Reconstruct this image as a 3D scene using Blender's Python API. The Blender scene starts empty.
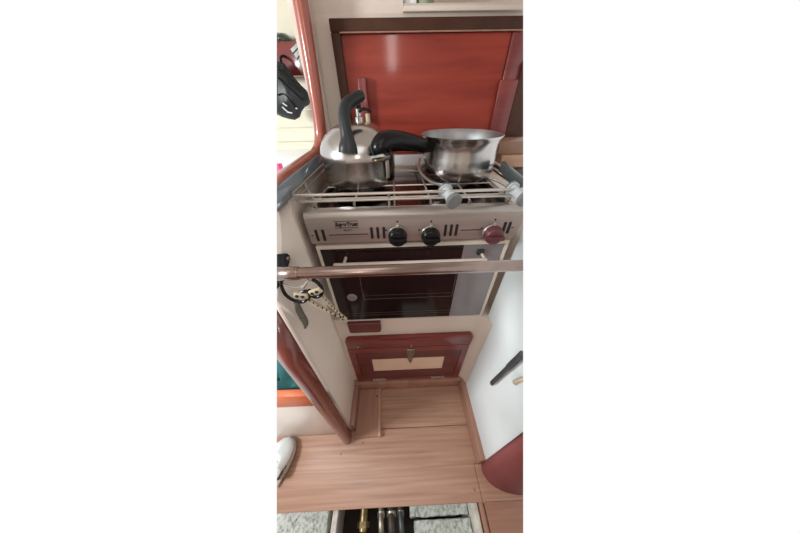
import bpy, bmesh, math, random
from mathutils import Vector, Matrix, noise
random.seed(7)
S = bpy.context.scene
COL = S.collection
PI = math.pi
R = math.radians

# ------------------------------------------------------------------ materials
def lin(c):
    return tuple(((v/255)/12.92 if v/255 <= .04045 else ((v/255+.055)/1.055)**2.4) for v in c) + (1,)

def base_mat(name, col, rough=.5, metal=0., coat=0., spec=.5, coat_rough=.1):
    m = bpy.data.materials.new(name); m.use_nodes = True
    b = m.node_tree.nodes['Principled BSDF']
    b.inputs['Base Color'].default_value = lin(col)
    b.inputs['Roughness'].default_value = rough
    b.inputs['Metallic'].default_value = metal
    b.inputs['Coat Weight'].default_value = coat
    b.inputs['Coat Roughness'].default_value = coat_rough
    b.inputs['Specular IOR Level'].default_value = spec
    return m, m.node_tree, b

def noisy(name, col, col2, scale=(8, 8, 8), rough=.5, metal=0., coat=0., detail=4, bump=0., spec=.5,
          lo=.35, hi=.65, rvar=0., coat_rough=.1, dist=0.):
    """Two tones mixed by a stretched noise; optional bump and roughness variation."""
    m, t, b = base_mat(name, col, rough, metal, coat, spec, coat_rough)
    n = t.nodes
    tc = n.new('ShaderNodeTexCoord'); mp = n.new('ShaderNodeMapping'); mp.inputs['Scale'].default_value = scale
    nz = n.new('ShaderNodeTexNoise'); nz.inputs['Scale'].default_value = 1; nz.inputs['Detail'].default_value = detail
    nz.inputs['Distortion'].default_value = dist
    rp = n.new('ShaderNodeValToRGB')
    rp.color_ramp.elements[0].position = lo; rp.color_ramp.elements[0].color = lin(col)
    rp.color_ramp.elements[1].position = hi; rp.color_ramp.elements[1].color = lin(col2)
    t.links.new(tc.outputs['Object'], mp.inputs['Vector']); t.links.new(mp.outputs['Vector'], nz.inputs['Vector'])
    t.links.new(nz.outputs['Fac'], rp.inputs['Fac']); t.links.new(rp.outputs['Color'], b.inputs['Base Color'])
    if bump:
        bp = n.new('ShaderNodeBump'); bp.inputs['Strength'].default_value = bump; bp.inputs['Distance'].default_value = .01
        t.links.new(nz.outputs['Fac'], bp.inputs['Height']); t.links.new(bp.outputs['Normal'], b.inputs['Normal'])
    if rvar:
        mr = n.new('ShaderNodeMapRange'); mr.inputs['To Min'].default_value = rough; mr.inputs['To Max'].default_value = rough+rvar
        t.links.new(nz.outputs['Fac'], mr.inputs['Value']); t.links.new(mr.outputs['Result'], b.inputs['Roughness'])
    return m

M = {}
M['cream'] = noisy('cream_gelcoat', (222, 210, 198), (212, 200, 188), (3, 3, 3), .38, coat=.15)
M['white'] = noisy('white_gelcoat', (226, 234, 234), (218, 227, 228), (3, 3, 3), .55)
M['plank'] = noisy('cream_planking', (232, 228, 205), (224, 220, 198), (2, 2, 14), .5)
M['bright'] = noisy('white_laminate', (244, 247, 248), (236, 240, 243), (4, 4, 4), .3)
M['panel'] = noisy('varnished_mahogany_panel', (130, 44, 32), (156, 60, 44), (2.2, 5, 26), .4, coat=.25, detail=6, dist=.6, coat_rough=.1, spec=.25)
M['mahog'] = noisy('dark_mahogany', (108, 42, 42), (128, 54, 51), (5, 30, 30), .28, coat=.3, detail=5)
M['mahog_in'] = noisy('deep_mahogany', (86, 36, 37), (104, 46, 45), (5, 30, 30), .32, coat=.25, detail=5)
M['trimred'] = noisy('red_varnished_trim', (154, 80, 64), (172, 96, 78), (20, 20, 3), .28, coat=.5, detail=4)
M['trimbrown'] = noisy('brown_varnished_trim', (112, 58, 50), (140, 78, 68), (26, 26, 3), .24, coat=.5, detail=4)
M['trimdark'] = noisy('dark_brown_frame', (66, 40, 30), (78, 50, 38), (10, 10, 10), .45, spec=.2)
M['capsheen'] = noisy('slate_cap_sheen', (84, 92, 100), (112, 120, 126), (9, 9, 9), .22, coat=.4)  # reflected sky light on the varnished cap, put into the colour
M['orange'] = noisy('orange_teak', (186, 92, 52), (204, 110, 66), (4, 30, 30), .5)
M['plum'] = noisy('plum_mahogany', (128, 66, 64), (138, 74, 70), (6, 6, 2), .75)
M['block'] = noisy('tan_board_wood', (176, 142, 116), (194, 160, 132), (3, 30, 30), .5)
M['block_dark'] = noisy('brown_board_wood', (138, 106, 88), (154, 120, 100), (3, 30, 30), .5)
M['steel'] = noisy('brushed_stainless', (196, 190, 182), (182, 176, 168), (3, 60, 60), .3, metal=1., rvar=.08)
M['steelpanel'] = noisy('satin_stainless_panel', (180, 174, 168), (168, 162, 156), (3, 80, 80), .38, metal=.9, rvar=.06)
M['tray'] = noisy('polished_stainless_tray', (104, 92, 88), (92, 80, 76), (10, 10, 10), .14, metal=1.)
M['chrome'] = noisy('polished_pot_steel', (200, 198, 195), (186, 184, 181), (14, 14, 14), .17, metal=1., rvar=.1)
M['potin'] = noisy('satin_pot_interior', (176, 178, 180), (158, 160, 162), (30, 30, 3), .5, metal=1.)
M['rail'] = noisy('copper_tinted_rail_steel', (156, 138, 130), (144, 126, 118), (30, 30, 30), .24, metal=1.)
M['wire'] = noisy('wire_steel', (206, 200, 192), (196, 190, 182), (20, 20, 20), .36, metal=.8)
M['black'] = noisy('black_phenolic', (14, 14, 15), (19, 19, 20), (8, 8, 8), .24, spec=.25)
M['blackgrey'] = noisy('worn_grey_black_plastic', (36, 40, 42), (46, 50, 52), (12, 12, 12), .36, spec=.3)
M['slot'] = noisy('black_slot', (14, 12, 12), (20, 18, 18), (8, 8, 8), .7)
M['ovenglass'] = noisy('smoked_oven_glass', (30, 22, 21), (37, 26, 25), (4, 4, 4), .1, spec=.35)
M['greyreflection'] = noisy('grey_glass_reflection', (116, 112, 114), (126, 122, 124), (4, 4, 4), .22, coat=.3)  # pale reflections in the oven glass, put into the colour
M['doorframe'] = noisy('pale_door_edge', (210, 200, 186), (198, 190, 178), (6, 6, 6), .35)
M['windowline'] = noisy('brown_inner_frame', (104, 84, 76), (116, 94, 86), (6, 6, 6), .35, metal=.6)
M['ink'] = noisy('black_print', (24, 22, 22), (30, 28, 28), (8, 8, 8), .6)
M['redknob'] = noisy('faded_red_knob', (82, 38, 44), (98, 50, 56), (30, 30, 30), .4)
M['clamp'] = noisy('pale_blue_grey_plastic', (176, 184, 188), (188, 196, 198), (10, 10, 10), .4)
M['clampcap'] = noisy('slate_grey_rubber', (98, 102, 102), (112, 116, 116), (20, 20, 20), .45)
M['gunmetal'] = noisy('gunmetal_bar', (72, 80, 82), (86, 94, 96), (14, 14, 14), .4, metal=.4)
M['whitepanel'] = noisy('cream_locker_panel', (236, 208, 184), (228, 198, 174), (6, 6, 6), .45)
M['brass'] = noisy('aged_brass', (152, 136, 98), (108, 92, 66), (40, 40, 40), .38, metal=.9)
M['nickel'] = noisy('worn_nickel', (168, 160, 146), (128, 120, 108), (60, 60, 60), .4, metal=.85)
M['teal'] = noisy('teal_quilt', (16, 74, 78), (24, 88, 90), (14, 14, 14), .8)
M['shoewhite'] = noisy('white_trainer_leather', (222, 228, 228), (206, 212, 212), (20, 20, 20), .55)
M['sole'] = noisy('off_white_sole', (188, 174, 162), (172, 158, 146), (20, 20, 20), .6)
M['shoegrey'] = noisy('grey_shoe_fabric', (160, 140, 126), (146, 126, 114), (60, 60, 60), .8)
M['pink'] = noisy('pink_card', (236, 84, 138), (240, 104, 150), (8, 8, 8), .5)
M['greenblack'] = noisy('dark_green_plastic', (38, 52, 44), (52, 66, 56), (10, 10, 10), .25, coat=.3)
M['silver'] = noisy('silver_grey_plastic', (176, 184, 180), (160, 168, 164), (10, 10, 10), .4)
M['leaf'] = noisy('grey_green_ceramic', (150, 158, 138), (120, 132, 110), (60, 60, 60), .5)
M['tongue'] = noisy('worn_grey_plastic', (84, 82, 74), (112, 110, 100), (90, 90, 90), .5)
M['strap'] = noisy('cream_webbing', (196, 184, 158), (178, 166, 140), (60, 60, 60), .7)
M['fibre'] = noisy('rough_white_fibreglass', (206, 212, 204), (120, 124, 116), (90, 80, 80), .85, detail=8, bump=.4, lo=.42, hi=.75)
M['bilgewhite'] = noisy('scuffed_white_paint', (224, 222, 212), (190, 186, 172), (30, 30, 30), .5)
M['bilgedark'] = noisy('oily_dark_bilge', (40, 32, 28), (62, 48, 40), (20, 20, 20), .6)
M['rubber'] = noisy('dark_brown_hose', (52, 42, 36), (70, 58, 48), (20, 20, 20), .5)

# plank floor: long grain along x, faint seams kept in geometry
M['floor'] = noisy('teak_floor', (156, 118, 97), (186, 149, 126), (2.6, 85, 10), .5, detail=9, dist=.5, lo=.3, hi=.72)
M['floor_dark'] = noisy('darker_teak_sole', (150, 108, 88), (172, 126, 104), (3, 60, 10), .45, detail=7, dist=.9, lo=.3, hi=.72)
M['base'] = noisy('baseboard_teak', (154, 114, 96), (174, 132, 112), (30, 3, 20), .45, detail=5)

# ------------------------------------------------------------------ mesh helpers
def nb(): return bmesh.new()

def box(bm, x0, x1, y0, y1, z0, z1, bev=0., seg=2, rot=None, about=None):
    r = bmesh.ops.create_cube(bm, size=1)
    vs = r['verts']
    for v in vs:
        v.co = Vector(((x0+x1)/2+v.co.x*(x1-x0), (y0+y1)/2+v.co.y*(y1-y0), (z0+z1)/2+v.co.z*(z1-z0)))
    if bev:
        es = list({e for v in vs for e in v.link_edges})
        g = bmesh.ops.bevel(bm, geom=es, offset=bev, segments=seg, profile=.5, affect='EDGES')
        vs = list({v for f in g['faces'] for v in f.verts} | {v for v in vs if v.is_valid})
    if rot is not None:
        c = Vector(about) if about is not None else Vector(((x0+x1)/2, (y0+y1)/2, (z0+z1)/2))
        for v in vs: v.co = rot @ (v.co-c)+c
    return vs

def frame_for(d):
    d = d.normalized(); u = Vector((0, 0, 1)) if abs(d.z) < .9 else Vector((1, 0, 0))
    a = d.cross(u).normalized(); return a, a.cross(d).normalized()

def tube(bm, pts, rad, seg=12, caps=True, closed=False, flat=None):
    """Sweep along pts; rad is a number or list; flat = (ratio) squashes the second axis; flat may be a list."""
    P = [Vector(p) for p in pts]; n = len(P)
    rr = rad if isinstance(rad, (list, tuple)) else [rad]*n
    rings = []; A = None
    for i in range(n):
        if closed: d = P[(i+1) % n]-P[i-1]
        else: d = P[min(i+1, n-1)]-P[max(i-1, 0)]
        d.normalize()
        if A is None: A, B = frame_for(d)
        else:
            A = (A-d*A.dot(d)).normalized(); B = A.cross(d).normalized()
        fl = 1 if flat is None else (flat[i] if isinstance(flat, (list, tuple)) else flat)
        rings.append([bm.verts.new(P[i]+A*math.cos(2*PI*k/seg)*rr[i]+B*math.sin(2*PI*k/seg)*rr[i]*fl) for k in range(seg)])
    m = n if closed else n-1
    for i in range(m):
        a, b = rings[i], rings[(i+1) % n]
        for k in range(seg):
            bm.faces.new((a[k], a[(k+1) % seg], b[(k+1) % seg], b[k]))
    if caps and not closed:
        bm.faces.new(rings[0][::-1]); bm.faces.new(rings[-1])
    return rings

def smooth_path(pts, per=6):
    P = [Vector(p) for p in pts]; out = []
    for i in range(len(P)-1):
        p0, p1, p2, p3 = P[max(i-1, 0)], P[i], P[i+1], P[min(i+2, len(P)-1)]
        for k in range(per):
            t = k/per
            out.append(.5*((2*p1)+(p2-p0)*t+(2*p0-5*p1+4*p2-p3)*t*t+(3*p1-p0-3*p2+p3)*t**3))
    out.append(P[-1]); return out

def smooth_vals(v, per=6):
    return [p.x for p in smooth_path([(a, 0, 0) for a in v], per)]

def cyl(bm, p0, p1, r, r1=None, seg=20):
    return tube(bm, [p0, p1], [r, r if r1 is None else r1], seg)

def lathe(bm, prof, c, seg=48, axis='z'):
    rings = []
    for (r, h) in prof:
        if r < 1e-6:
            rings.append([bm.verts.new(ax(c, 0, 0, h, axis))])
        else:
            rings.append([bm.verts.new(ax(c, r*math.cos(2*PI*k/seg), r*math.sin(2*PI*k/seg), h, axis)) for k in range(seg)])
    for a, b in zip(rings, rings[1:]):
        if len(a) == 1 and len(b) == 1: continue
        for k in range(seg):
            k2 = (k+1) % seg
            if len(a) == 1: bm.faces.new((a[0], b[k], b[k2]))
            elif len(b) == 1: bm.faces.new((a[k], a[k2], b[0]))
            else: bm.faces.new((a[k], a[k2], b[k2], b[k]))

def ax(c, u, v, h, axis):
    if axis == 'z': return (c[0]+u, c[1]+v, c[2]+h)
    if axis == 'y': return (c[0]+u, c[1]+h, c[2]+v)      # h grows away along +y
    return (c[0]+h, c[1]+u, c[2]+v)

def prism(bm, poly, vec, bev=0., seg=2):
    vec = Vector(vec)
    a = [bm.verts.new(p) for p in poly]; b = [bm.verts.new(Vector(p)+vec) for p in poly]
    n = len(a)
    fs = [bm.faces.new(a), bm.faces.new(b[::-1])]
    for i in range(n): fs.append(bm.faces.new((a[i], b[i], b[(i+1) % n], a[(i+1) % n])))
    bmesh.ops.recalc_face_normals(bm, faces=fs)
    if bev:
        es = list({e for f in fs[:2] for e in f.edges})
        bmesh.ops.bevel(bm, geom=es, offset=bev, segments=seg, profile=.5, affect='EDGES')

def rrect(x0, x1, z0, z1, r, n=5, corners='abcd'):
    """Rounded rectangle in (x,z): a=bottom left, b=bottom right, c=top right, d=top left."""
    out = []
    for key, cx, cz, s in (('a', x0+r, z0+r, 180), ('b', x1-r, z0+r, 270), ('c', x1-r, z1-r, 0), ('d', x0+r, z1-r, 90)):
        if key in corners:
            for k in range(n+1):
                t = R(s+90*k/n); out.append((cx+r*math.cos(t), cz+r*math.sin(t)))
        else:
            out.append({'a': (x0, z0), 'b': (x1, z0), 'c': (x1, z1), 'd': (x0, z1)}[key])
    return out

def ring_frame(bm, o, i, y0, y1):
    """Rectangular frame in xz (outer o, inner i as x0,x1,z0,z1), from y0 (front) to y1, mitred."""
    O = [(o[0], o[2]), (o[1], o[2]), (o[1], o[3]), (o[0], o[3])]
    I = [(i[0], i[2]), (i[1], i[2]), (i[1], i[3]), (i[0], i[3])]
    V = {}
    for nm, L in (('o', O), ('i', I)):
        for k, (x, z) in enumerate(L):
            V[nm, k, 0] = bm.verts.new((x, y0, z)); V[nm, k, 1] = bm.verts.new((x, y1, z))
    fs = []
    for k in range(4):
        j = (k+1) % 4
        fs.append(bm.faces.new((V['o', k, 0], V['o', j, 0], V['i', j, 0], V['i', k, 0])))
        fs.append(bm.faces.new((V['o', k, 1], V['i', k, 1], V['i', j, 1], V['o', j, 1])))
        fs.append(bm.faces.new((V['o', k, 0], V['o', k, 1], V['o', j, 1], V['o', j, 0])))
        fs.append(bm.faces.new((V['i', k, 0], V['i', j, 0], V['i', j, 1], V['i', k, 1])))
    bmesh.ops.recalc_face_normals(bm, faces=fs)

def pillow(bm, outline, depth, rings=7, wr=0., wscale=30.):
    """Soft solid with a given outline (list of 3D points in a plane), bulging by depth to both sides."""
    P = [Vector(p) for p in outline]; n = len(P)
    c = sum(P, Vector())/n
    nrm = Vector()
    for i in range(n): nrm += (P[i]-c).cross(P[(i+1) % n]-c)
    nrm.normalize()
    def layer(side):
        L = [edge]
        for k in range(1, rings):
            s = 1-k/rings
            h = depth*math.sqrt(max(0, 1-s*s))*side
            row = []
            for p in P:
                q = c+(p-c)*s+nrm*h
                if wr: q += nrm*side*wr*(noise.noise(q*wscale)+.6*noise.noise(q*wscale*2.3))
                row.append(bm.verts.new(q))
            L.append(row)
        for a, b in zip(L, L[1:]):
            for k in range(n):
                f = (a[k], a[(k+1) % n], b[(k+1) % n], b[k])
                bm.faces.new(f if side > 0 else f[::-1])
        ce = bm.verts.new(c+nrm*depth*side)
        for k in range(n):
            f = (L[-1][k], L[-1][(k+1) % n], ce)
            bm.faces.new(f if side > 0 else f[::-1])
    edge = [bm.verts.new(p) for p in P]
    layer(1); layer(-1)

# ------------------------------------------------------------------ object helpers
def wloc(o):
    v = Vector()
    while o is not None: v += o.location; o = o.parent
    return v

def obj(name, bm, mat, parent=None, at=None, angle=35):
    """Link ONE mesh object. Coordinates come in world space; they are stored relative to the parent / at."""
    bmesh.ops.recalc_face_normals(bm, faces=bm.faces[:])
    off = Vector(at) if at is not None else Vector()
    if parent is not None: off = wloc(parent)
    bmesh.ops.translate(bm, verts=bm.verts[:], vec=-off)
    me = bpy.data.meshes.new(name); bm.to_mesh(me); bm.free()
    for p in me.polygons: p.use_smooth = True
    me.set_sharp_from_angle(angle=R(angle))
    me.materials.append(M[mat] if isinstance(mat, str) else mat)
    o = bpy.data.objects.new(name, me); COL.objects.link(o)
    if parent is not None: o.parent = parent
    else: o.location = off
    return o

def tag(o, label, cat, group=None, kind=None):
    o['label'] = label; o['category'] = cat
    if group: o['group'] = group
    if kind: o['kind'] = kind
    return o

def thing(name, label, cat, loc, group=None):
    o = bpy.data.objects.new(name, None); o.empty_display_size = .05
    COL.objects.link(o); o.location = loc
    return tag(o, label, cat, group)

def struct(name, bm, mat, label, cat):
    return tag(obj(name, bm, mat), label, cat, kind='structure')

# ------------------------------------------------------------------ camera
CAMP = Vector((0, 0, 1.22)); F = 207.
p_, y_, r_ = R(39.1), R(-1.26), R(-1.21)
fw = Vector((-math.sin(y_)*math.cos(p_), math.cos(y_)*math.cos(p_), -math.sin(p_)))
rt = Vector((math.cos(y_), math.sin(y_), 0)); up = rt.cross(fw)
rt, up = math.cos(r_)*rt+math.sin(r_)*up, -math.sin(r_)*rt+math.cos(r_)*up
cam = bpy.data.cameras.new('camera'); cam.sensor_width = 36; cam.lens = F/800*36
cam.clip_start = .01
co = bpy.data.objects.new('camera', cam); COL.objects.link(co)
mw = Matrix((rt, up, -fw)).transposed().to_4x4(); mw.translation = CAMP
co.matrix_world = mw
S.camera = co

# ================================================================== SETTING
PX = -.24            # galley face of the left partition
RX = .337            # right wall
FY = .475            # fascia plane under the stove
BY = .93             # back wall

# --- floor: three boards with fine seams, over the bilge
bm = nb()
prism(bm, [(-1.1, .036, -.022), (.302, .036, -.022), (.302, .146, -.022), (RX, .146, -.022), (RX, .280, -.022), (PX-.02, .280, -.022), (PX-.02, .270, -.022), (-1.1, .270, -.022)], (0, 0, .022), .0012, 1)
box(bm, PX-.02, RX, .282, FY, -.022, 0, .0012, 1)
box(bm, .3035, .8, .036, .145, -.022, 0, .001, 1)
struct('floor', bm, 'floor', 'teak plank floor in front of the locker', 'floor')
bm = nb(); box(bm, .309, .8, -.35, .0355, -.028, -.002, .0006, 1)
struct('floor_side', bm, 'floor_dark', 'darker floor board beside the open bilge at lower right', 'floor')
# floor screws
for i, (x, y) in enumerate(((-.275, .198), (-.183, .234), (.281, .07))):
    bm = nb(); lathe(bm, [(0, .0012), (.0035, .0012), (.0045, 0)], (x, y, 0), 14)
    tag(obj('floor_screw', bm, 'nickel', at=(x, y, 0)),
        ('screw head in the floor left of centre', 'screw head at the front end of the low floor board',
         'screw head in the floor by the right baseboard')[i], 'screw')

# --- plinth + baseboards
bm = nb(); box(bm, PX, RX, .452, FY, 0, .082, .004)
struct('baseboard_back', bm, 'base', 'wood plinth board below the mahogany locker', 'baseboard')
bm = nb(); box(bm, RX-.026, RX, .143, .452, 0, .078, .004)
struct('baseboard_right', bm, 'base', 'wood baseboard along the white right wall', 'baseboard')
bm = nb(); box(bm, PX, PX+.022, .283, .452, 0, .07, .004)
struct('baseboard_left', bm, 'base', 'wood baseboard along the cream partition', 'baseboard')

# --- fascia under the stove with a soft corner into the right wall
bm = nb()
prof = [(PX, .56), (PX, FY)]
rad = .05
prof += [(RX-rad+rad*math.sin(R(a)), FY-rad+rad*math.cos(R(a))) for a in range(0, 91, 10)]
prof += [(RX, .145), (RX+.06, .145), (RX+.06, .56)]
prism(bm, [(x, y, 0.0) for x, y in prof], (0, 0, .588))
struct('wall_front', bm, 'cream', 'cream moulded cabinet front below the stove', 'cabinet front')
bm = nb()
prof = [(.300, .97), (.300, .535), (RX+.02, .535), (RX+.02, FY+.02), (RX+.016, FY+.006), (RX+.006, FY), (RX, FY-.004), (RX, .145), (RX+.06, .145), (RX+.06, .97)]
prism(bm, [(x, y, .588) for x, y in prof], (0, 0, .43))
struct('wall_corner', bm, 'cream', 'cream corner upright to the right of the oven', 'wall')
bm = nb(); prism(bm, [(RX-.003, y, z) for y, z in ((.145, .078), (.428, .078), (.428, .588), (FY-.004, .588), (FY-.004, 1.0), (.145, 1.0))], (.003, 0, 0))
struct('wall_right', bm, 'white', 'white right wall facing the galley floor', 'wall')
# counter right of the stove, dark top
bm = nb(); box(bm, RX+.012, .8, .56, BY, 1.0, 1.022, .003)
struct('trim_1', bm, 'bilgedark', 'dark counter top to the right of the stove', 'counter')

# --- left partition (galley side) with a big opening above
bm = nb()
poly = [(.285, 0), (BY, 0), (BY, 1.6), (.862, 1.6), (.862, 1.085), (.845, 1.06), (.285, 1.06)]
prism(bm, [(PX+(.022 if z > 1.3 else 0), y, z) for y, z in poly], (-.018, 0, 0))
struct('wall_left', bm, 'cream', 'cream partition wall left of the stove', 'wall')
# seamed heat shield on the partition
bm = nb(); box(bm, PX, PX+.0025, .462, .90, .50, 1.05, .0008, 1)
tag(obj('heat_shield', bm, 'cream'), 'thin pale shield sheet on the partition left of the stove', 'heat shield')
# front capping trim (rounded, from floor up and out of view)
bm = nb()
rings = []
for z in (0, .25, .5, .75, 1.0, 1.06):
    rings.append([bm.verts.new((-.2535+.0185*math.copysign(abs(math.cos(t))**.7, math.cos(t)), .253+.025*math.copysign(abs(math.sin(t))**.7, math.sin(t)), z))
                  for t in [2*PI*k/24 for k in range(24)]])
for a, b in zip(rings, rings[1:]):
    for k in range(24): bm.faces.new((a[k], a[(k+1) % 24], b[(k+1) % 24], b[k]))
bm.faces.new(rings[0]); bm.faces.new(rings[-1])
struct('trim_2', bm, 'trimbrown', 'brown varnished rounded trim on the front edge of the partition', 'trim')
# top capping and rear post: one continuous red trim with a round corner
bm = nb()
path = [(-.262, .27, 1.075), (-.262, .5, 1.075), (-.260, .72, 1.077), (-.257, .775, 1.079), (-.252, .812, 1.09), (-.245, .833, 1.115),
        (-.238, .84, 1.16), (-.231, .842, 1.25), (-.224, .843, 1.36), (-.217, .844, 1.5)]
pp = smooth_path(path, 5)
tube(bm, pp, .0195, 16, flat=.95)
struct('trim_3', bm, 'trimred', 'red varnished trim around the opening in the partition', 'trim')
# slate strip: blue-grey sheen of the glossy cap, painted as its own colour
bm = nb(); box(bm, PX-.001, PX+.006, .29, .80, 1.046, 1.086, .004)
struct('trim_4', bm, 'capsheen', 'slate grey strip on top of the partition beside the stove rail, painted sheen of the glossy cap', 'trim')

# --- back wall, ledge, shelf
bm = nb(); box(bm, PX-.04, .8, BY, BY+.03, .9, 1.412)
struct('wall_back', bm, 'cream', 'cream back wall around the mahogany panel', 'wall')
bm = nb(); box(bm, PX, .345, .903, BY, .99, 1.0465, .002)
struct('trim_5', bm, 'bright', 'white ledge strip behind the stove', 'trim')
bm = nb(); box(bm, .045, .8, .918, BY, 1.412, 1.424, .003)
struct('trim_6', bm, 'cream', 'cream fiddle rail of the shelf above the panel', 'shelf rail')
bm = nb(); box(bm, PX-.04, .8, BY+.002, 1.12, 1.418, 1.430); box(bm, PX-.04, .8, 1.12, 1.14, 1.407, 1.7)
box(bm, PX-.04, .045, BY, BY+.03, 1.412, 1.6)
struct('wall_shelf', bm, 'cream', 'cream shelf recess above the mahogany panel', 'shelf')

# ================================================================== MAHOGANY BACK PANEL
bp = thing('back_panel', 'red mahogany panel in a dark frame behind the stove', 'panel', (.1, .92, 1.05))
bm = nb(); box(bm, -.142, .372, .914, BY, 1.048, 1.371, .002, 1); obj('panel_board', bm, 'panel', bp)
bm = nb()
box(bm, -.168, -.14, .902, BY, 1.048, 1.372, .003); box(bm, -.168, .8, .902, BY, 1.372, 1.399, .003)
box(bm, .425, .8, .902, BY, 1.048, 1.372, .003)
obj('frame', bm, 'trimdark', bp)
bm = nb(); box(bm, -.142, .8, .899, .904, 1.369, 1.3725, .001, 1); obj('moulding', bm, 'base', bp)
bm = nb(); box(bm, .372, .424, .906, BY, 1.048, 1.3715, .003); box(bm, .362, .424, .900, .908, 1.048, 1.262, .003)
obj('stile', bm, 'mahog', bp)
bm = nb(); box(bm, -.103, -.076, .888, .914, 1.09, 1.274, .004); obj('batten', bm, 'mahog', bp)

# small things on the shelf above
def shelf_pot(name, label, x, y, r, h, mat):
    t = thing(name, label, 'container', (x, y, 1.430))
    bm = nb(); lathe(bm, [(0, 0), (r*.85, 0), (r, h*.25), (r, h*.8), (r*.8, h), (0, h)], (x, y, 1.430), 28); obj('body', bm, mat, t)
    bm = nb(); lathe(bm, [(r*.84, 0), (r*.84, .012), (0, .014)], (x, y, 1.430+h), 28); obj('lid', bm, 'nickel', t)
shelf_pot('jar', 'grey green round jar on the shelf above the panel', .113, .965, .026, .07, 'leaf')
t = thing('carton', 'white carton on the shelf above the panel, left of the jar', 'carton', (.068, .985, 1.430))
bm = nb(); box(bm, .050, .084, .945, .99, 1.430, 1.53, .002); obj('body', bm, 'bright', t)
bm = nb(); box(bm, .056, .078, .9442, .9455, 1.447, 1.458); obj('panel', bm, 'silver', t)

# ================================================================== STOVE
SY = .468
stove = thing('stove', 'stainless steel gimballed cooker with oven, three knobs and a pot rail', 'stove', (.048, .68, .588))
# carcass
bm = nb(); box(bm, -.216, .296, SY+.012, .895, .590, .985, .004); obj('body', bm, 'steel', stove)
# control panel, slightly rolled top edge
bm = nb()
prof = [(SY, .926), (SY, .998), (SY+.002, 1.006), (SY+.007, 1.011), (SY+.012, 1.013), (SY+.022, 1.013), (SY+.022, .926)]
prism(bm, [(-.2205, y, z) for y, z in prof], (.537, 0, 0), .001, 1)
cp = obj('control_panel', bm, 'steelpanel', stove)
# hob: rim around a sunk polished tray
bm = nb()
x0, x1, y0, y1 = -.2205, .3165, SY+.022, .895
for a in ((x0, x1, y0, y0+.007), (x0, x1, y1-.006, y1), (x0, x0+.02, y0+.007, y1-.006), (x1-.02, x1, y0+.007, y1-.006)):
    box(bm, *a, .985, 1.013, .002, 1)
obj('hob_rim', bm, 'steel', stove)
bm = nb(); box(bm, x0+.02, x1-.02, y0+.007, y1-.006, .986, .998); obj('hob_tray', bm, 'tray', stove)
for i, (x, y) in enumerate(((-.1, .69), (.205, .715))):
    bm = nb(); lathe(bm, [(.05, 0), (.048, .008), (.034, .012), (.034, .018), (0, .018)], (x, y, .998), 32)
    b_ = obj('burner', bm, 'gunmetal', stove)
    bm = nb(); lathe(bm, [(.03, 0), (.03, .005), (.026, .007), (0, .007)], (x, y, 1.016), 32); obj('burner_cap', bm, 'black', b_)
# pan support grid
def rod(pts, r=.0024, seg=8):
    bm = nb(); tube(bm, pts, r, seg); return bm
ZG = 1.0190
for y in (.53, .630, .782, .868):
    obj('grid_bar', rod([(-.195, y, ZG), (.292, y, ZG)]), 'wire', stove)
for x in (-.195, -.1, .001, .092, .19, .285):
    obj('grid_bar', rod(smooth_path([(x, .505, 1.010), (x, .51, ZG-.004), (x, .525, ZG-.0002), (x, .872, ZG-.0002), (x, .876, 1.010)], 3)), 'wire', stove)
# fiddle rail: two hoops + uprights
def hoop(z, off, r):
    xa, xb, ya, yb = x0-off, x1+off, SY-.004-off, .905
    return [(xa, yb, z), (xa, ya+.012, z), (xa+.004, ya+.004, z), (xa+.012, ya, z), (xb-.012, ya, z), (xb-.004, ya+.004, z), (xb, ya+.012, z), (xb, yb, z)]
obj('fiddle_rail', rod(hoop(1.058, .006, .003), .0032, 10), 'wire', stove)
obj('fiddle_rail', rod(hoop(1.043, .003, .003), .0028, 10), 'wire', stove)
obj('fiddle_rail', rod([(x0+.02, SY+.022, 1.036), (x1-.02, SY+.022, 1.036)], .0028, 10), 'wire', stove)
for x in (-.19, -.012, .135, .285):
    obj('rail_bracket', rod([(x, SY-.006, 1.058), (x, SY+.004, 1.043), (x, SY+.02, 1.036), (x, SY+.022, 1.012)], .0026), 'wire', stove)
for sx in (-1, 1):
    xx = x0-.004 if sx < 0 else x1+.004
    for y in (.55, .8):
        obj('rail_bracket', rod([(xx, y, 1.058), (xx-sx*.001, y, 1.043), (xx-sx*.012, y, 1.012)], .0026), 'wire', stove)
# vent slots, engraved lines
def slot(x, zc, w=.0072, h=.034):
    bm = nb(); prism(bm, [(a, SY-.0008, b) for a, b in rrect(x-w/2, x+w/2, zc-h/2, zc+h/2, w*.48, 4)], (0, .002, 0)); return bm
for x, z in ((-.2, .951), (-.183, .951), (-.06, .953), (-.0445, .953), (-.029, .953), (.129, .954), (.1435, .954), (.1575, .954), (.281, .956), (.2935, .956)):
    obj('vent_slot', slot(x, z), 'slot', cp)
for xa, xb, z in ((-.170, -.07, .951), (.168, .222, .953), (-.2145, -.209, .951), (.3, .3055, .956)):
    bm = nb(); box(bm, xa, xb, SY-.0006, SY+.001, z-.0012, z+.0012); obj('engraved_line', bm, 'ink', cp)
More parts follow.
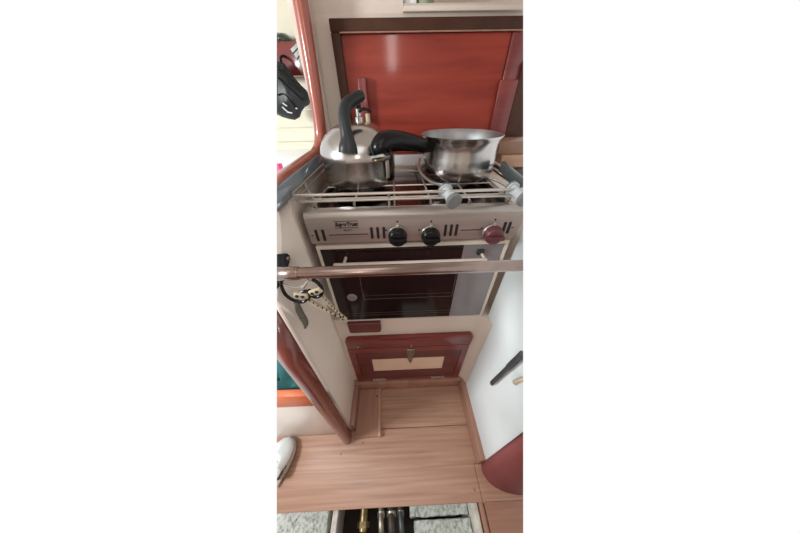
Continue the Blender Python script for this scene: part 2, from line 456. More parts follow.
# marks printed on the panel
def text(body, x, z, size, name, sx=1., shear=0., off=0.):
    cu = bpy.data.curves.new(name, 'FONT'); cu.body = body; cu.size = size; cu.extrude = .0004; cu.offset = off*1.5
    cu.align_x = 'CENTER'; cu.shear = shear
    tmp = bpy.data.objects.new('tmp', cu); COL.objects.link(tmp)
    dg = bpy.context.evaluated_depsgraph_get(); me = bpy.data.meshes.new_from_object(tmp.evaluated_get(dg))
    bpy.data.objects.remove(tmp)
    bm = nb(); bm.from_mesh(me); bpy.data.meshes.remove(me)
    for v in bm.verts: v.co = Vector((x+v.co.x*sx, SY-.0006-v.co.z, z+v.co.y))
    return obj(name, bm, 'ink', cp)
text('SuperTrust', -.121, .9755, .0142, 'maker_mark', .86, .25, .0005)
text('Nel B.T.', -.119, .9615, .0072, 'model_mark', .9)
for z, w in ((.9885, .0295), (.9705, .0295)):
    bm = nb(); box(bm, -.121-w, -.121+w, SY-.0006, SY+.001, z-.0007, z+.0007); obj('mark_line', bm, 'ink', cp)
# knobs
def knob(x, z, mat, first):
    bm = nb(); lathe(bm, [(0, -.006), (.021, -.006), (.023, -.003), (.024, .0)], (x, SY, z), 32, 'y')
    kb = obj('knob_collar', bm, 'wire', stove)
    bm = nb()
    lathe(bm, [(0, -.026), (.0185, -.026), (.0215, -.024), (.0235, -.019), (.0245, -.006), (0, -.006)], (x, SY, z), 36, 'y')
    box(bm, x-.021, x+.021, SY-.036, SY-.024, z-.0055, z+.0055, .003, 2)
    k = obj('knob', bm, mat, kb)
    bm = nb(); box(bm, x-.003, x+.003, SY-.008, SY-.001, z+.021, z+.030, .001, 1); obj('pointer', bm, 'wire', kb)
    for dx, dz in ((0, .037), (-.029, .014)):
        bm = nb(); lathe(bm, [(0, -.0006), (.0026, -.0006), (.0026, .0005)], (x+dx, SY, z+dz), 14, 'y'); obj('dial_dot', bm, 'ink', cp)
    k2 = kb
    return kb
for x, z, m in ((.006, .946, 'black'), (.0905, .944, 'black'), (.252, .943, 'redknob')): knob(x, z, m, False)
# oven door
od = (-.212, .3075, .592, .919)
bm = nb(); ring_frame(bm, od, (od[0]+.008, od[1]-.009, od[2]+.006, od[3]-.010), SY-.002, SY+.012)
door = obj('oven_door', bm, 'doorframe', stove)
bm = nb(); box(bm, od[0]+.008, .186, SY, SY+.011, od[2]+.006, od[3]-.010); obj('glass', bm, 'ovenglass', door)
bm = nb(); box(bm, .186, od[1]-.009, SY+.0005, SY+.011, od[2]+.006, od[3]-.010); obj('grey_reflection', bm, 'greyreflection', door)  # flat grey piece stands in for a reflection in the door glass
bm = nb(); ring_frame(bm, (-.113, .182, .704, .86), (-.1105, .180, .7065, .8575), SY-.0008, SY+.002); obj('inner_window_frame', bm, 'windowline', door)
for z, xa, xb in ((.722, -.1, .176), (.6335, -.19, .184), (.6215, -.19, .184)):
    bm = nb(); box(bm, xa, xb, SY-.0006, SY+.002, z-.0008, z+.0008); obj('rack_line', bm, 'windowline', door)
bm = nb(); lathe(bm, [(0, -.004), (.013, -.004), (.0165, -.001), (.017, .001)], (-.149, SY, .716), 28, 'y'); obj('round_reflection', bm, 'greyreflection', door)  # grey disc painted as a round reflection on the glass
bm = nb(); box(bm, -.168, .245, SY-.036, SY-.027, .8735, .8825, .003); h_ = obj('door_handle', bm, 'doorframe', door)
for x in (-.14, .24):
    bm = nb(); cyl(bm, (x, SY-.03, .878), (x, SY+.001, .878), .004); obj('handle_post', bm, 'doorframe', h_)
for x in (.236,):
    bm = nb(); box(bm, x-.010, x+.010, SY-.006, SY+.001, .874, .893, .003); obj('catch', bm, 'blackgrey', door)

# pot clamps on the front fiddle rail
def pot_clamp(label, x, wire_pts, bar=None):
    t = thing('pot_clamp', label, 'pot clamp', (x, SY-.012, 1.05), 'pot clamps on the stove rail')
    d = Vector((.25, -1, -.18)).normalized(); c = Vector((x, SY-.012, 1.051))
    bm = nb()
    a, b = c-d*.018, c+d*.023
    tube(bm, [a, a+d*.004, a+d*.0045, a+d*.012, a+d*.024, a+d*.030, b], [.0165, .0165, .0125, .0105, .0105, .013, .0165], 24)
    obj('spool', bm, 'clamp', t)
    bm = nb(); tube(bm, [b, b+d*.007, b+d*.009], [.0174, .0174, .015], 28); obj('end_cap', bm, 'clampcap', t)
    bm = nb(); tube(bm, [a-d*.004, a], [.0172, .0172], 24); obj('collar', bm, 'clampcap', t)
    obj('arm', rod(smooth_path(wire_pts, 5), .0033, 10), 'wire', t)
    if bar:
        bm = nb(); box(bm, *bar[0], .003, 2, rot=Matrix.Rotation(R(bar[1]), 3, 'Z'), about=(bar[0][0], bar[0][2], 1.05)); obj('bar', bm, 'gunmetal', t)
pot_clamp('grey spool pot clamp gripping the rail in front of the saucepan', .122,
          [(.126, .485, 1.056), (.118, .525, 1.05), (.098, .575, 1.045), (.082, .64, 1.05), (.081, .69, 1.062), (.086, .72, 1.07)])
pot_clamp('grey spool pot clamp at the right end of the stove rail', .276,
          [(.274, .485, 1.052), (.272, .55, 1.048), (.266, .585, 1.046)], ((.284, .297, .475, .64, 1.048, 1.076), -9))

# ================================================================== POTS
Z0 = ZG+.0024
c = (-.1, .69, Z0)
pc = thing('pressure_cooker', 'shiny domed pressure cooker with an upright black handle on the left burner', 'pressure cooker', c)
bm = nb()
lathe(bm, [(0, 0), (.098, 0), (.1025, .003), (.1045, .009), (.1055, .03), (.1055, .0666), (.1065, .0686), (.1065, .0726), (.103, .0746), (0, .0746)], c, 64)
obj('pot_body', bm, 'chrome', pc)
bm = nb()
lathe(bm, [(r, h+.0086) for r, h in [(.106, .061), (.1085, .062), (.1090, .067), (.1080, .075), (.1045, .087), (.097, .1005), (.085, .115), (.068, .128), (.048, .1375), (.024, .1425), (0, .144)]], c, 64)
obj('lid', bm, 'chrome', pc)
# handle: broad foot on the lid front, rising and arching back to the right
hp = [(-.1094, .578, 1.117), (-.1084, .581, 1.129), (-.1081, .59, 1.1452), (-.1103, .598, 1.1669), (-.1118, .61, 1.1895), (-.1062, .625, 1.2078), (-.0926, .64, 1.2177), (-.0788, .652, 1.224), (-.0684, .66, 1.2267)]
hr = [.0125, .0135, .0140, .0142, .0142, .0145, .0140, .0130, .0105]
bm = nb(); tube(bm, smooth_path(hp, 5), smooth_vals(hr, 5), 18, flat=smooth_vals([1.85, 1.65, 1.22, .98, .96, .96, .96, .96, .96], 5)); hd = obj('lid_handle', bm, 'blackgrey', pc)
bm = nb(); cyl(bm, (-.109, .578, 1.1475), (-.109, .592, 1.1495), .0042); obj('screw_hole', bm, 'slot', hd)
# valve cluster at the top of the lid
vx, vy, vz = -.088, .70, 1.172
bm = nb(); lathe(bm, [(.011, -.003), (.011, .010), (.007, .012), (.007, .028), (.005, .030), (0, .030)], (vx, vy, vz), 20); vv = obj('steam_valve', bm, 'chrome', pc)
bm = nb(); lathe(bm, [(.0085, 0), (.0085, .012), (0, .013)], (vx, vy, vz+.028), 20); obj('valve_cap', bm, 'black', vv)
bm = nb(); lathe(bm, [(.006, -.003), (.006, .017), (0, .018)], (vx+.024, vy, vz), 18); obj('vent_pipe', bm, 'strap', pc)
bm = nb(); tube(bm, smooth_path([(vx+.002, vy-.006, vz+.022), (vx+.018, vy-.008, vz+.028), (vx+.034, vy-.006, vz+.020)], 4), .0034, 8); obj('valve_lever', bm, 'black', pc)
# side bracket with a rivet where the body handle would sit
bm = nb(); box(bm, -.022, -.008, .6155, .6195, Z0+.022, Z0+.070, .002, 1, rot=Matrix.Rotation(R(48), 3, 'Z')); obj('side_bracket', bm, 'wire', pc)
bm = nb(); box(bm, -.05, -.018, .588, .600, Z0+.0706, Z0+.0796, .003, 2, rot=Matrix.Rotation(R(40), 3, 'Z')); obj('lid_latch', bm, 'brass', pc)

c = (.206, .718, Z0)
sp = thing('saucepan', 'open stainless steel saucepan with a black handle on the right burner', 'saucepan', c)
bm = nb()
out = [(0, 0), (.088, 0), (.096, .003), (.102, .010), (.1055, .022), (.1060, .036), (.1045, .056), (.1030, .074), (.1045, .087), (.109, .098), (.1135, .1045), (.1140, .1062)]
K = 1.055
lathe(bm, [(a*K, b*1.081) for a, b in out+[(.1128, .1066)]], c, 72); obj('pan_body', bm, 'chrome', sp)
bm = nb()
lathe(bm, [(a*K, b*1.081) for a, b in ((.1128, .1066), (.1118, .1052), (.1075, .0985), (.1030, .0875), (.1014, .074), (.1020, .05), (.1015, .02), (.09, .006), (0, .005))], c, 72); obj('pan_inside', bm, 'potin', sp)
bm = nb()
hp = [(.108, .672, 1.114), (.085, .657, 1.117), (.055, .639, 1.126), (.02, .618, 1.134), (-.006, .602, 1.137), (-.022, .591, 1.134), (-.031, .584, 1.124), (-.030, .581, 1.112)]
hr = [.0165, .0185, .0205, .0230, .0245, .0250, .0235, .0175]
tube(bm, smooth_path(hp, 5), smooth_vals(hr, 5), 20, flat=1.0); hd = obj('pan_handle', bm, 'black', sp)
bm = nb()
tube(bm, [Vector((-.014, .5805, 1.119))+Vector((.009*math.cos(t), -.002, .009*math.sin(t))) for t in [2*PI*k/20 for k in range(20)]], .0016, 8, closed=True)
obj('hanging_eye', bm, 'blackgrey', hd)
bm = nb(); tube(bm, [(.118, .678, 1.112), (.1, .668, 1.114)], [.012, .0155], 18); obj('ferrule', bm, 'gunmetal', hd)

# wooden boards on the counter to the right
t = tag(None or obj('wooden_board', (lambda b: (box(b, .375, .60, .775, .885, 1.022, 1.0615, .004), b)[1])(nb()), 'block', at=(.45, .83, 1.022)),
        'pale wooden board lying on the dark counter, lower of the two', 'board', 'wooden boards right of the stove')
t = tag(obj('wooden_board', (lambda b: (box(b, .362, .60, .79, .895, 1.0615, 1.101, .004), b)[1])(nb()), 'block_dark', at=(.45, .84, 1.0615)),
        'browner wooden board, upper of the two right of the saucepan', 'board', 'wooden boards right of the stove')

# ================================================================== GRAB RAIL + HANGING STRAPS
gr = thing('grab_rail', 'round steel safety rail across the front of the stove', 'rail', (0, .3, .968))
bm = nb(); cyl(bm, (-.1835, .3, .9685), (.46, .3, .9685), .0112, seg=28); obj('bar', bm, 'rail', gr)
bm = nb(); tube(bm, [(PX+.004, .3, .9685), (-.186, .3, .9685), (-.182, .3, .9685)], [.0130, .0130, .0122], 28); obj('end_sleeve', bm, 'rail', gr)
bm = nb()
prism(bm, [(PX, .285, .935), (PX, .325, .928), (PX, .372, .946), (PX, .379, .955), (PX, .374, .964), (PX, .33, .992), (PX, .285, .998)], (.006, 0, 0), .0015, 1)
pl = obj('mounting_plate', bm, 'blackgrey', gr)
bm = nb(); lathe(bm, [(0, .0105), (.004, .0095), (.0055, .006)], (PX, .366, .955), 14, 'x'); obj('screw', bm, 'nickel', pl)

# hanging bundle of clips and dotted straps
hb = thing('strap_bundle', 'tangle of black clips and cream dotted straps hanging below the left end of the rail', 'straps', (-.2, .3, .955))
bm = nb(); tube(bm, smooth_path([(-.2184, .2960, .9591), (-.2254, .2960, .9356), (-.2248, .2960, .9157), (-.2160, .2960, .9002), (-.1998, .2960, .8931), (-.1848, .2960, .9015), (-.1766, .2960, .9160), (-.1819, .2960, .9249), (-.1954, .2960, .9199)], 5), .0034, 10); obj('clip_hook', bm, 'black', hb)
bm = nb(); tube(bm, smooth_path([(-.1611, .2960, .9563), (-.1527, .2960, .9455), (-.1492, .2960, .9289), (-.1555, .2960, .9119), (-.1671, .2960, .9066), (-.1754, .2960, .9130), (-.1752, .2960, .9274)], 5), .0036, 10); obj('clip_hook', bm, 'black', hb)
for pos, ang in (((-.1930, .2920, .9168), 12), ((-.1615, .2920, .9266), -22)):
    pc_ = Vector(pos)
    bm = nb(); box(bm, pc_.x-.014, pc_.x+.014, pc_.y-.003, pc_.y+.003, pc_.z-.0065, pc_.z+.0065, .0025, 2, rot=Matrix.Rotation(R(ang), 3, 'Y')); bk = obj('buckle', bm, 'strap', hb)
    for dx in (-.007, .004):
        q = pc_+Matrix.Rotation(R(ang), 3, 'Y') @ Vector((dx, -.003, 0))
        bm = nb(); lathe(bm, [(0, -.0012), (.0035, -.0012), (.0035, .001)], q, 12, 'y'); obj('hole', bm, 'slot', bk)
bm = nb(); tube(bm, smooth_path([(-.2195, .2960, .9461), (-.2068, .2960, .9388), (-.1901, .2960, .9365), (-.1770, .2960, .9413)], 4), .002, 8); obj('wire_link', bm, 'wire', hb)
bm = nb(); tube(bm, smooth_path([(-.1852, .2960, .9335), (-.1754, .2960, .9466), (-.1675, .2960, .9541)], 4), .0025, 8); obj('wire_link', bm, 'wire', hb)
for k, pts in enumerate(([(-.1857, .2960, .8985), (-.1666, .2960, .8768), (-.1440, .2960, .8535), (-.1195, .2960, .8303)],
                         [(-.1553, .2980, .9068), (-.1451, .2980, .8797), (-.1333, .2980, .8538), (-.1181, .2980, .8276)])):
    P = smooth_path(pts, 6); n = len(P)
    bm = nb(); tube(bm, P, [.0075-.0045*(i/(n-1)) for i in range(n)], 10, flat=.3); st = obj('dotted_strap', bm, 'strap', hb)
    for i in range(1, n-3, 2):
        bm = nb(); q = P[i]; box(bm, q.x-.0021, q.x+.0021, q.y-.0042, q.y+.001, q.z-.0021, q.z+.0021, .0006, 1); obj('dot', bm, 'slot', st)
bm = nb(); tube(bm, smooth_path([(-.2110, .2960, .8937), (-.2141, .2960, .8747), (-.2141, .2960, .8472), (-.2131, .2960, .8213), (-.2182, .2960, .8081)], 4), smooth_vals([.0085, .0098, .0098, .0098, .007], 4), 12, flat=.5); obj('grey_tongue', bm, 'tongue', hb)

# ================================================================== LOCKER UNDER THE STOVE
LY = FY
lk = thing('locker', 'mahogany framed locker hatch with a cream inset below the oven', 'locker', (.045, LY, .085))
bm = nb()
prism(bm, [(x, LY-.018, z) for x, z in rrect(-.216, .300, .414, .486, .022, 6, 'cd')], (0, .018, 0), .004, 2); obj('top_rail', bm, 'mahog', lk)
bm = nb(); ring_frame(bm, (-.219, .3, .086, .402), (-.19, .272, .112, .366), LY-.011, LY); obj('frame', bm, 'mahog', lk)
dr_ = (-.188, .270, .114, .364)
bm = nb(); ring_frame(bm, dr_, (-.127, .2055, .185, .304), LY-.009, LY); dd = obj('door', bm, 'mahog_in', lk)
bm = nb(); box(bm, -.127, .2055, LY-.006, LY, .185, .304); obj('inset_panel', bm, 'whitepanel', dd)
bm = nb(); box(bm, .03, .066, LY-.0135, LY-.009, .332, .382, .002, 1); box(bm, .039, .057, LY-.019, LY-.012, .335, .378, .003, 2)
la = obj('latch', bm, 'nickel', dd)
bm = nb(); prism(bm, [(.036, LY-.017, .342), (.06, LY-.017, .342), (.058, LY-.017, .30), (.048, LY-.017, .262), (.038, LY-.017, .30)], (0, .007, 0), .002, 1); obj('hasp', bm, 'nickel', la)
for x in (-.105, .192):
    bm = nb(); box(bm, x-.035, x+.035, LY-.0145, LY-.009, .091, .108, .0015, 1); hg = obj('hinge', bm, 'nickel', lk)
    bm = nb(); cyl(bm, (x-.033, LY-.0145, .1), (x+.033, LY-.0145, .1), .0035, seg=12); obj('hinge_pin', bm, 'nickel', hg)
for x, z in ((-.17, .428), (.05, .422)):
    bm = nb(); lathe(bm, [(0, -.0012), (.0035, -.0008), (.004, .001)], (x, LY-.018, z), 12, 'y'); obj('screw', bm, 'strap', lk)
bm = nb(); prism(bm, [(x, LY-.02, z) for x, z in rrect(-.186, -.066, .531, .589, .010, 5, 'ab')], (0, .02, 0), .002, 1)
tag(obj('wood_block', bm, 'mahog_in', at=(-.126, LY, .527)), 'small dark mahogany block under the left end of the oven', 'wood block')
# low board in the left corner of the footwell
fb = thing('floor_board', 'low wooden board on the floor in the corner by the partition', 'board', (-.16, .34, 0))
bm = nb(); prism(bm, [(PX+.023, .246, 0), (-.112, .25, 0), (-.116, .451, 0), (PX+.023, .451, 0)], (0, 0, .02), .001, 1); obj('top_board', bm, 'base', fb)
bm = nb(); prism(bm, [(-.112, .248, 0), (-.1, .248, 0), (-.108, .451, 0), (-.116, .451, 0)], (0, 0, .024), .001, 1); obj('edge_strip', bm, 'block', fb)
bm = nb(); lathe(bm, [(0, .0012), (.0035, .001), (.004, 0)], (-.125, .415, .02), 12); obj('screw', bm, 'slot', fb)

# ================================================================== RIGHT SIDE
lv = thing('lever', 'dark grey bar lever slanting up the white right wall', 'lever', (RX-.003, .285, .44))
bm = nb()
a, b = Vector((RX-.018, .294, .434)), Vector((RX-.018, .262, .70))
tube(bm, [a+(b-a)*t for t in (-.0, .008, .03, .3, .34, .6, .62, .75)]+[b], [.003, .0065, .0082, .0080, .0078, .0080, .0098, .0098, .0098], 16, flat=.7); obj('bar', bm, 'gunmetal', lv)
bm = nb(); cyl(bm, (RX-.02, .266, .672), (RX-.003, .266, .672), .007); obj('pivot', bm, 'blackgrey', lv)
bm = nb(); tube(bm, smooth_path([(RX-.003, .240, .575), (RX-.012, .238, .588), (RX-.012, .234, .61), (RX-.003, .228, .635)], 4), .006, 12)
tag(obj('wall_handle', bm, 'strap', at=(RX-.003, .25, .58)), 'small beige handle on the white wall below the grey lever', 'handle')
# rounded plum coloured bulkhead at lower right
bm = nb()
fp = [(RX, .1455), (.330, .136), (.3285, .118), (.334, .105), (.342, .092), (.353, .081), (.367, .072), (.385, .064), (.405, .057), (.44, .05), (.8, .03), (.8, .1455)]
prism(bm, [(x, y, 0) for x, y in fp], (0, 0, .72))
struct('wall_companionway', bm, 'plum', 'plum mahogany bulkhead with a rounded corner at lower right', 'bulkhead')

# ================================================================== LEFT: SETTEE + SALOON
st = thing('settee', 'settee with a teal quilted cushion, orange wood front rail and white base', 'settee', (-.6, .45, 0))
bm = nb(); box(bm, -1.1, -.286, .27, .80, 0, .408, .003); obj('base', bm, 'cream', st)
bm = nb(); box(bm, -1.1, -.286, .258, .282, .408, .498, .005); obj('front_rail', bm, 'orange', st)
bm = nb(); box(bm, -1.1, -.286, .282, .8, .395, .46); obj('seat_board', bm, 'orange', st)
# quilted cushion: grid surface with stitched channels
bm = nb(); nx, ny = 60, 44
def cz(x, y):
    u, v = (x+1.1)/.814, (y-.283)/.5
    edge = min(1, min(v, 1-v)/.12); edge = math.sqrt(max(0, 1-(1-edge)**2))
    q = min(abs(math.sin((x+y*.8)*PI/.15)), abs(math.sin((y-.6*x)*PI/.17)))
    return .46+.06*edge+.045*q**.4
gv = [[bm.verts.new((-1.1+.812*i/nx, .285+.5*j/ny, cz(-1.1+.812*i/nx, .285+.5*j/ny))) for j in range(ny+1)] for i in range(nx+1)]
for i in range(nx):
    for j in range(ny): bm.faces.new((gv[i][j], gv[i+1][j], gv[i+1][j+1], gv[i][j+1]))
ed = [gv[i][0] for i in range(nx+1)]+[gv[nx][j] for j in range(1, ny+1)]+[gv[i][ny] for i in range(nx-1, -1, -1)]+[gv[0][j] for j in range(ny-1, 0, -1)]
lo_ = [bm.verts.new((v.co.x, v.co.y, .46)) for v in ed]
for k in range(len(ed)): bm.faces.new((ed[k], lo_[k], lo_[(k+1) % len(ed)], ed[(k+1) % len(ed)]))
bm.faces.new(lo_)
obj('cushion', bm, 'teal', st)

SW = 1.25
bm = nb()
zs = [.9, 1.0, 1.055, 1.115, 1.185, 1.26, 1.335, 1.41, 1.8]
for a, b in zip(zs, zs[1:]): box(bm, -1.4, PX-.04, SW, SW+.02, a+.0012, b-.0012, .003, 1)
struct('wall_saloon', bm, 'plank', 'cream planked saloon wall seen through the opening at left', 'wall')
bm = nb(); box(bm, -1.4, PX-.042, .74, SW, .985, 1.02, .004)
struct('trim_7', bm, 'bright', 'bright white saloon counter seen through the opening at left', 'counter')
bm = nb(); box(bm, -1.4, PX-.042, 1.16, SW, 1.298, 1.395, .004); 
struct('trim_8', bm, 'mahog', 'dark mahogany shelf box on the saloon wall', 'shelf')
Yb_ = 1.12
bm = nb(); pillow(bm, [(-.4530, 1.1200, 1.3379), (-.4268, 1.1200, 1.3376), (-.4025, 1.1200, 1.3318), (-.3905, 1.1200, 1.3122), (-.3780, 1.1200, 1.2919), (-.3612, 1.1200, 1.2709), (-.3429, 1.1200, 1.2523), (-.3313, 1.1200, 1.2364), (-.3318, 1.1200, 1.2204), (-.3448, 1.1200, 1.2042), (-.3635, 1.1200, 1.1978), (-.3802, 1.1200, 1.1845), (-.3953, 1.1200, 1.1640), (-.4202, 1.1200, 1.1538), (-.4447, 1.1200, 1.1578), (-.4721, 1.1200, 1.1654), (-.4936, 1.1200, 1.1762), (-.5175, 1.1200, 1.1801)], .034, 8, .006, 26)
bg = tag(obj('plastic_bag', bm, 'blackgrey', at=(-.42, Yb_, 1.2)), 'dark grey shiny bag hanging in front of the saloon planking', 'bag')
for pts in ([(-.4299, 1.0840, 1.2905), (-.4070, 1.0840, 1.2701), (-.3806, 1.0840, 1.2460), (-.3540, 1.0840, 1.2178)], [(-.4502, 1.0840, 1.2380), (-.4217, 1.0840, 1.2406), (-.4047, 1.0840, 1.2218), (-.3874, 1.0840, 1.1893)], [(-.4261, 1.0840, 1.3099), (-.4012, 1.0840, 1.3068), (-.3801, 1.0840, 1.2813), (-.3562, 1.0840, 1.2486)]):
    bm = nb(); tube(bm, smooth_path(pts, 5), .004, 8, flat=.6); obj('fold', bm, 'black', bg)
for pts in ([(-.4355, 1.0830, 1.2128), (-.4230, 1.0830, 1.2030)], [(-.4422, 1.0830, 1.2001), (-.4259, 1.0830, 1.1834), (-.4107, 1.0830, 1.1798)], [(-.3889, 1.0830, 1.1959), (-.3859, 1.0830, 1.1926)]):
    bm = nb(); tube(bm, pts, .0055, 8, flat=.5); obj('painted_glint', bm, 'bright', bg)  # white strips painted as glints on the shiny bag
bm = nb(); tube(bm, smooth_path([(-0.413, 1.118, 1.323), (-0.413, 1.128, 1.347), (-0.409, 1.163, 1.355)], 4), .005, 10); obj('hanging_loop', bm, 'black', bg)
bm = nb(); pillow(bm, [(-.4760, 1.2000, 1.3884), (-.4629, 1.2000, 1.4202), (-.4272, 1.2000, 1.4237), (-.3973, 1.2000, 1.4221), (-.3810, 1.2000, 1.4141), (-.3654, 1.2000, 1.4034), (-.3650, 1.2000, 1.3926), (-.3829, 1.2000, 1.3860), (-.4303, 1.2000, 1.3852)], .04, 6)
tag(obj('case', bm, 'greenblack', at=(-.4, 1.2, 1.395)), 'dark green rounded case lying on the saloon shelf', 'case')
rd = thing('radio', 'silver grey ribbed box leaning in front of the saloon shelf', 'box', (-.3486, 1.1300, 1.3565))
q = [Vector(p) for p in [(-.3702, 1.1300, 1.3699), (-.3254, 1.1300, 1.3937), (-.3105, 1.1300, 1.3453), (-.3380, 1.1300, 1.3179)]]
bm = nb(); prism(bm, q, (0, .028, 0), .003, 2); obj('case_body', bm, 'silver', rd)
for s in (.2, .5):
    a = q[0].lerp(q[3], s); b = q[1].lerp(q[2], s); a2 = q[0].lerp(q[3], s+.06); b2 = q[1].lerp(q[2], s+.06)
    bm = nb(); prism(bm, [v+Vector((0, -.001, 0)) for v in (a, b, b2, a2)], (0, .003, 0)); obj('rib', bm, 'blackgrey', rd)
pk = Vector((-.404, .79, 1.036))
bm = nb(); box(bm, pk.x-.006, pk.x+.014, pk.y-.01, pk.y+.02, 1.02, 1.050, .003)
tag(obj('pink_box', bm, 'pink', at=(pk.x, pk.y, 1.02)), 'small pink box standing on the white saloon counter', 'box')

# ================================================================== SHOE
sh = thing('shoe', 'white trainer standing on the floor at the lower left edge', 'shoe', (-.56, .1, 0))
dirv = Vector((.26, .96, 0)).normalized(); sidev = Vector((dirv.y, -dirv.x, 0))
toe = Vector((-.512, .258, 0))
def shoe_loft(bm, secs, seg=20):
    rings = []
    for (t, wd, z0, z1, sh_) in secs:
        c0 = toe-dirv*t+sidev*sh_
        ring = []
        for k in range(seg):
            a = 2*PI*k/seg
            cx = math.copysign(abs(math.cos(a))**.8, math.cos(a))*wd; cz_ = math.sin(a)
            zz = (z0+z1)/2+(z1-z0)/2*math.copysign(abs(cz_)**.75, cz_)
            tp = 1-.35*max(0, cz_)
            ring.append(bm.verts.new(c0+sidev*cx*tp+Vector((0, 0, zz))))
        rings.append(ring)
    for a, b in zip(rings, rings[1:]):
        for k in range(seg): bm.faces.new((a[k], a[(k+1) % seg], b[(k+1) % seg], b[k]))
    bm.faces.new(rings[0]); bm.faces.new(rings[-1][::-1])
bm = nb(); shoe_loft(bm, [(.0, .012, .016, .034, 0), (.008, .028, .016, .044, 0), (.03, .041, .016, .056, 0), (.06, .047, .016, .066, 0), (.1, .046, .016, .078, 0), (.14, .04, .016, .092, -.002), (.19, .036, .016, .1, -.004), (.24, .036, .016, .1, -.004), (.27, .026, .016, .09, -.004), (.28, .012, .018, .07, -.004)])
obj('upper', bm, 'shoewhite', sh)
bm = nb(); shoe_loft(bm, [(-.004, .016, 0, .024, 0), (.006, .032, 0, .026, 0), (.03, .0455, 0, .026, 0), (.06, .051, 0, .026, 0), (.1, .05, 0, .026, 0), (.15, .043, 0, .026, -.002), (.2, .040, 0, .026, -.004), (.25, .038, 0, .026, -.004), (.278, .028, 0, .026, -.004), (.288, .012, 0, .026, -.004)])
obj('sole', bm, 'sole', sh)
bm = nb()
for k in range(4):
    c0 = toe-dirv*(.085+.016*k)+Vector((0, 0, .0735+.0042*k))
    tube(bm, smooth_path([c0-sidev*.02-Vector((0, 0, .006)), c0+Vector((0, 0, .003)), c0+sidev*.02-Vector((0, 0, .006))], 4), .003, 8)
obj('laces', bm, 'bilgewhite', sh)
bm = nb(); tube(bm, smooth_path([toe-dirv*.085+sidev*.046+Vector((0, 0, .040)), toe-dirv*.105+sidev*.044+Vector((0, 0, .048)), toe-dirv*.13+sidev*.040+Vector((0, 0, .044))], 4), [.004]*4+[.007]*4+[.005], 8, flat=.5)
obj('side_mark', bm, 'trimdark', sh)

# ================================================================== BILGE
bm = nb()
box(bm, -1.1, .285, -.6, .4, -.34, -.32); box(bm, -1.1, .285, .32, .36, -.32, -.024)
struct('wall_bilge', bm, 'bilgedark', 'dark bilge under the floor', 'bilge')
bm = nb(); box(bm, .265, .285, -.4, .3, -.32, -.024, .002, 1)
struct('trim_9', bm, 'bilgewhite', 'scuffed white board lining the right side of the bilge', 'trim')
bm = nb(); box(bm, .290, .306, -.4, .3, -.2, -.01, .002, 1)
struct('trim_10', bm, 'base', 'brown floor bearer beside the open bilge', 'trim')
def rough_block(name, x0, x1, y0, y1, z0, z1, label, amp=.006):
    bm = nb(); box(bm, x0, x1, y0, y1, z0, z1, .004, 2)
    bmesh.ops.subdivide_edges(bm, edges=bm.edges[:], cuts=14, use_grid_fill=True)
    for v in bm.verts:
        d = noise.noise(v.co*28)*amp+noise.noise(v.co*75)*amp*.7
        v.co += Vector((d*.3, d*.6, d))
    return struct(name, bm, 'fibre', label, 'fibreglass')
rough_block('fibreglass_ledge', -.9, -.315, -.04, .3, -.19, -.105, 'rough white fibreglass ledge in the bilge at lower left')
rough_block('fibreglass_step', -.9, -.325, -.2, -.048, -.16, -.085, 'second rough white fibreglass step nearest the viewer at lower left')
rough_block('fibreglass_beam', .02, .262, .008, .3, -.2, -.115, 'rough white fibreglass beam in the bilge right of the brass fitting')
rough_block('fibreglass_floor', .035, .262, -.2, .0, -.19, -.1, 'rough white fibreglass block in the bilge nearest the viewer, right of the pipes')
bm = nb(); box(bm, -.288, -.266, -.3, .3, -.2, -.06, .003, 1)
struct('trim_11', bm, 'bilgewhite', 'white painted bearer left of the brass fitting', 'trim')
bf = thing('brass_fitting', 'brass pipe fitting standing in the open bilge', 'pipe fitting', (-.168, .0, -.32))
bm = nb(); tube(bm, [(-.168, .06, -.1), (-.168, -.02, -.1)], .0165, 20); obj('pipe', bm, 'brass', bf)
bm = nb(); tube(bm, [(-.168, .005, -.1), (-.168, -.012, -.1)], .0245, 6); obj('hex_nut', bm, 'brass', bf)
bm = nb(); tube(bm, [(-.168, -.01, -.1), (-.168, -.09, -.13), (-.168, -.1, -.32)], .010, 16); obj('tail_pipe', bm, 'brass', bf)
bm = nb(); tube(bm, smooth_path([(-.168, .06, -.1), (-.168, .16, -.14), (-.168, .2, -.32)], 4), .012, 14); obj('hose', bm, 'rubber', bf)
for i, (x, r, mt, lb) in enumerate(((-.1, .013, 'nickel', 'grey metal pipe in the bilge, next right of the brass fitting'), (-.058, .016, 'rubber', 'thick dark hose in the bilge, between grey pipe and fibreglass beam'), (-.02, .011, 'gunmetal', 'thin dark steel pipe in the bilge beside the fibreglass beam'))):
    bm = nb(); tube(bm, smooth_path([(x, .22, -.32), (x, .15, -.15), (x, .04, -.115), (x+.006, -.05, -.125), (x+.01, -.16, -.32)], 5), r, 16)
    o = tag(obj('bilge_pipe', bm, mt, at=(x, .04, -.32)), lb, 'pipe', 'pipes in the bilge')
    bm = nb(); tube(bm, [(x+.001, .03, -.115), (x+.002, .012, -.116)], r*1.25, 16); obj('hose_clamp', bm, 'nickel', o)

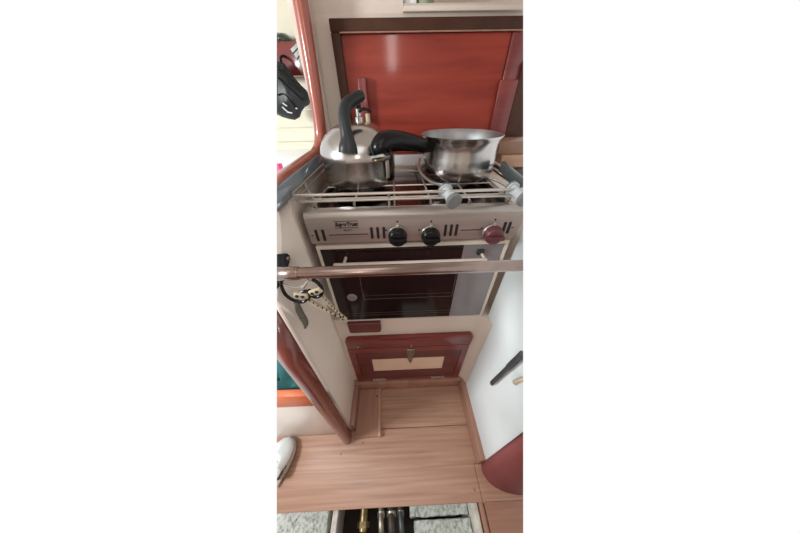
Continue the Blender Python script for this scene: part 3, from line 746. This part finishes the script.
# ================================================================== end the model where the known part of the boat ends
def section(o, point, normal):
    me = o.data; mw_ = Matrix.Translation(wloc(o))
    n = normal.normalized()
    if all((mw_ @ v.co-point).dot(n) <= 1e-5 for v in me.vertices): return
    bm = nb(); bm.from_mesh(me)
    loc = point-wloc(o)
    r = bmesh.ops.bisect_plane(bm, geom=bm.verts[:]+bm.edges[:]+bm.faces[:], plane_co=loc, plane_no=n, clear_outer=True)
    ce = [e for e in r['geom_cut'] if isinstance(e, bmesh.types.BMEdge)]
    if ce: bmesh.ops.holes_fill(bm, edges=ce, sides=0)
    bm.to_mesh(me); bm.free()
L0 = (fw+rt*(276.8-400)/F); R0 = (fw+rt*(523.2-400)/F)
nL, nR = L0.cross(up), up.cross(R0)
if nL.dot(fw) > 0: nL = -nL
if nR.dot(fw) > 0: nR = -nR
done = set()
for o in list(S.objects):
    if o.type == 'MESH' and o.data.name not in done:
        done.add(o.data.name)
        section(o, CAMP, nL); section(o, CAMP, nR)
for o in list(S.objects):
    if o.type == 'MESH' and len(o.data.polygons) == 0: bpy.data.objects.remove(o)

# ================================================================== the rest of the cabin shell, above and behind the viewer
bm = nb()
hx0, hx1, hy0, hy1 = -.33, .33, -.75, .10          # companionway hatch
for a in ((-1.5, 1.5, hy1, 1.4), (-1.5, 1.5, -1.2, hy0), (-1.5, hx0, hy0, hy1), (hx1, 1.5, hy0, hy1)):
    box(bm, *a, 1.86, 1.90)
struct('ceiling', bm, 'cream', 'cream coachroof with an open hatch above the viewer', 'ceiling')
bm = nb()
for a in ((-1.5, -.03, -.3, 1.86), (.09, 1.5, -.3, 1.86), (-.03, .09, -.3, 1.44), (-.03, .09, 1.76, 1.86)): box(bm, a[0], a[1], -1.2, -1.16, a[2], a[3])
struct('wall_aft', bm, 'cream', 'cream bulkhead behind the viewer', 'wall')
bm = nb(); box(bm, -1.5, 1.5, -1.16, -.30, -.34, .30)
struct('floor_step', bm, 'plum', 'plum step below the companionway behind the viewer', 'step')

# ================================================================== light
wd = bpy.data.worlds.new('daylight'); S.world = wd; wd.use_nodes = True
bgd = wd.node_tree.nodes['Background']; bgd.inputs['Color'].default_value = (1, 1, 1, 1); bgd.inputs['Strength'].default_value = 1.0
def area(name, loc, target, sx, sy, power, col):
    l = bpy.data.lights.new(name, 'AREA'); l.shape = 'RECTANGLE'; l.size = sx; l.size_y = sy; l.energy = power; l.color = col
    o = bpy.data.objects.new(name, l); COL.objects.link(o); o.location = loc
    o.rotation_euler = (Vector(target)-Vector(loc)).to_track_quat('-Z', 'Y').to_euler()
    return o
area('hatch_daylight', (0, -.3, 2.05), (0, .1, .9), 1.0, 1.2, 3.5, (1, .98, .95))
area('companionway_daylight', (.03, -1.26, 1.61), (.03, 0, 1.5), .085, .30, 2.4, (1, .97, .93))
area('saloon_window_daylight', (-1.45, -.14, 1.5), (.2, .4, .4), .3, .3, 24, (.93, .97, 1))

vs = S.view_settings
vs.view_transform = 'Standard'; vs.look = 'None'; vs.exposure = 0; vs.gamma = 1; vs.use_curve_mapping = False
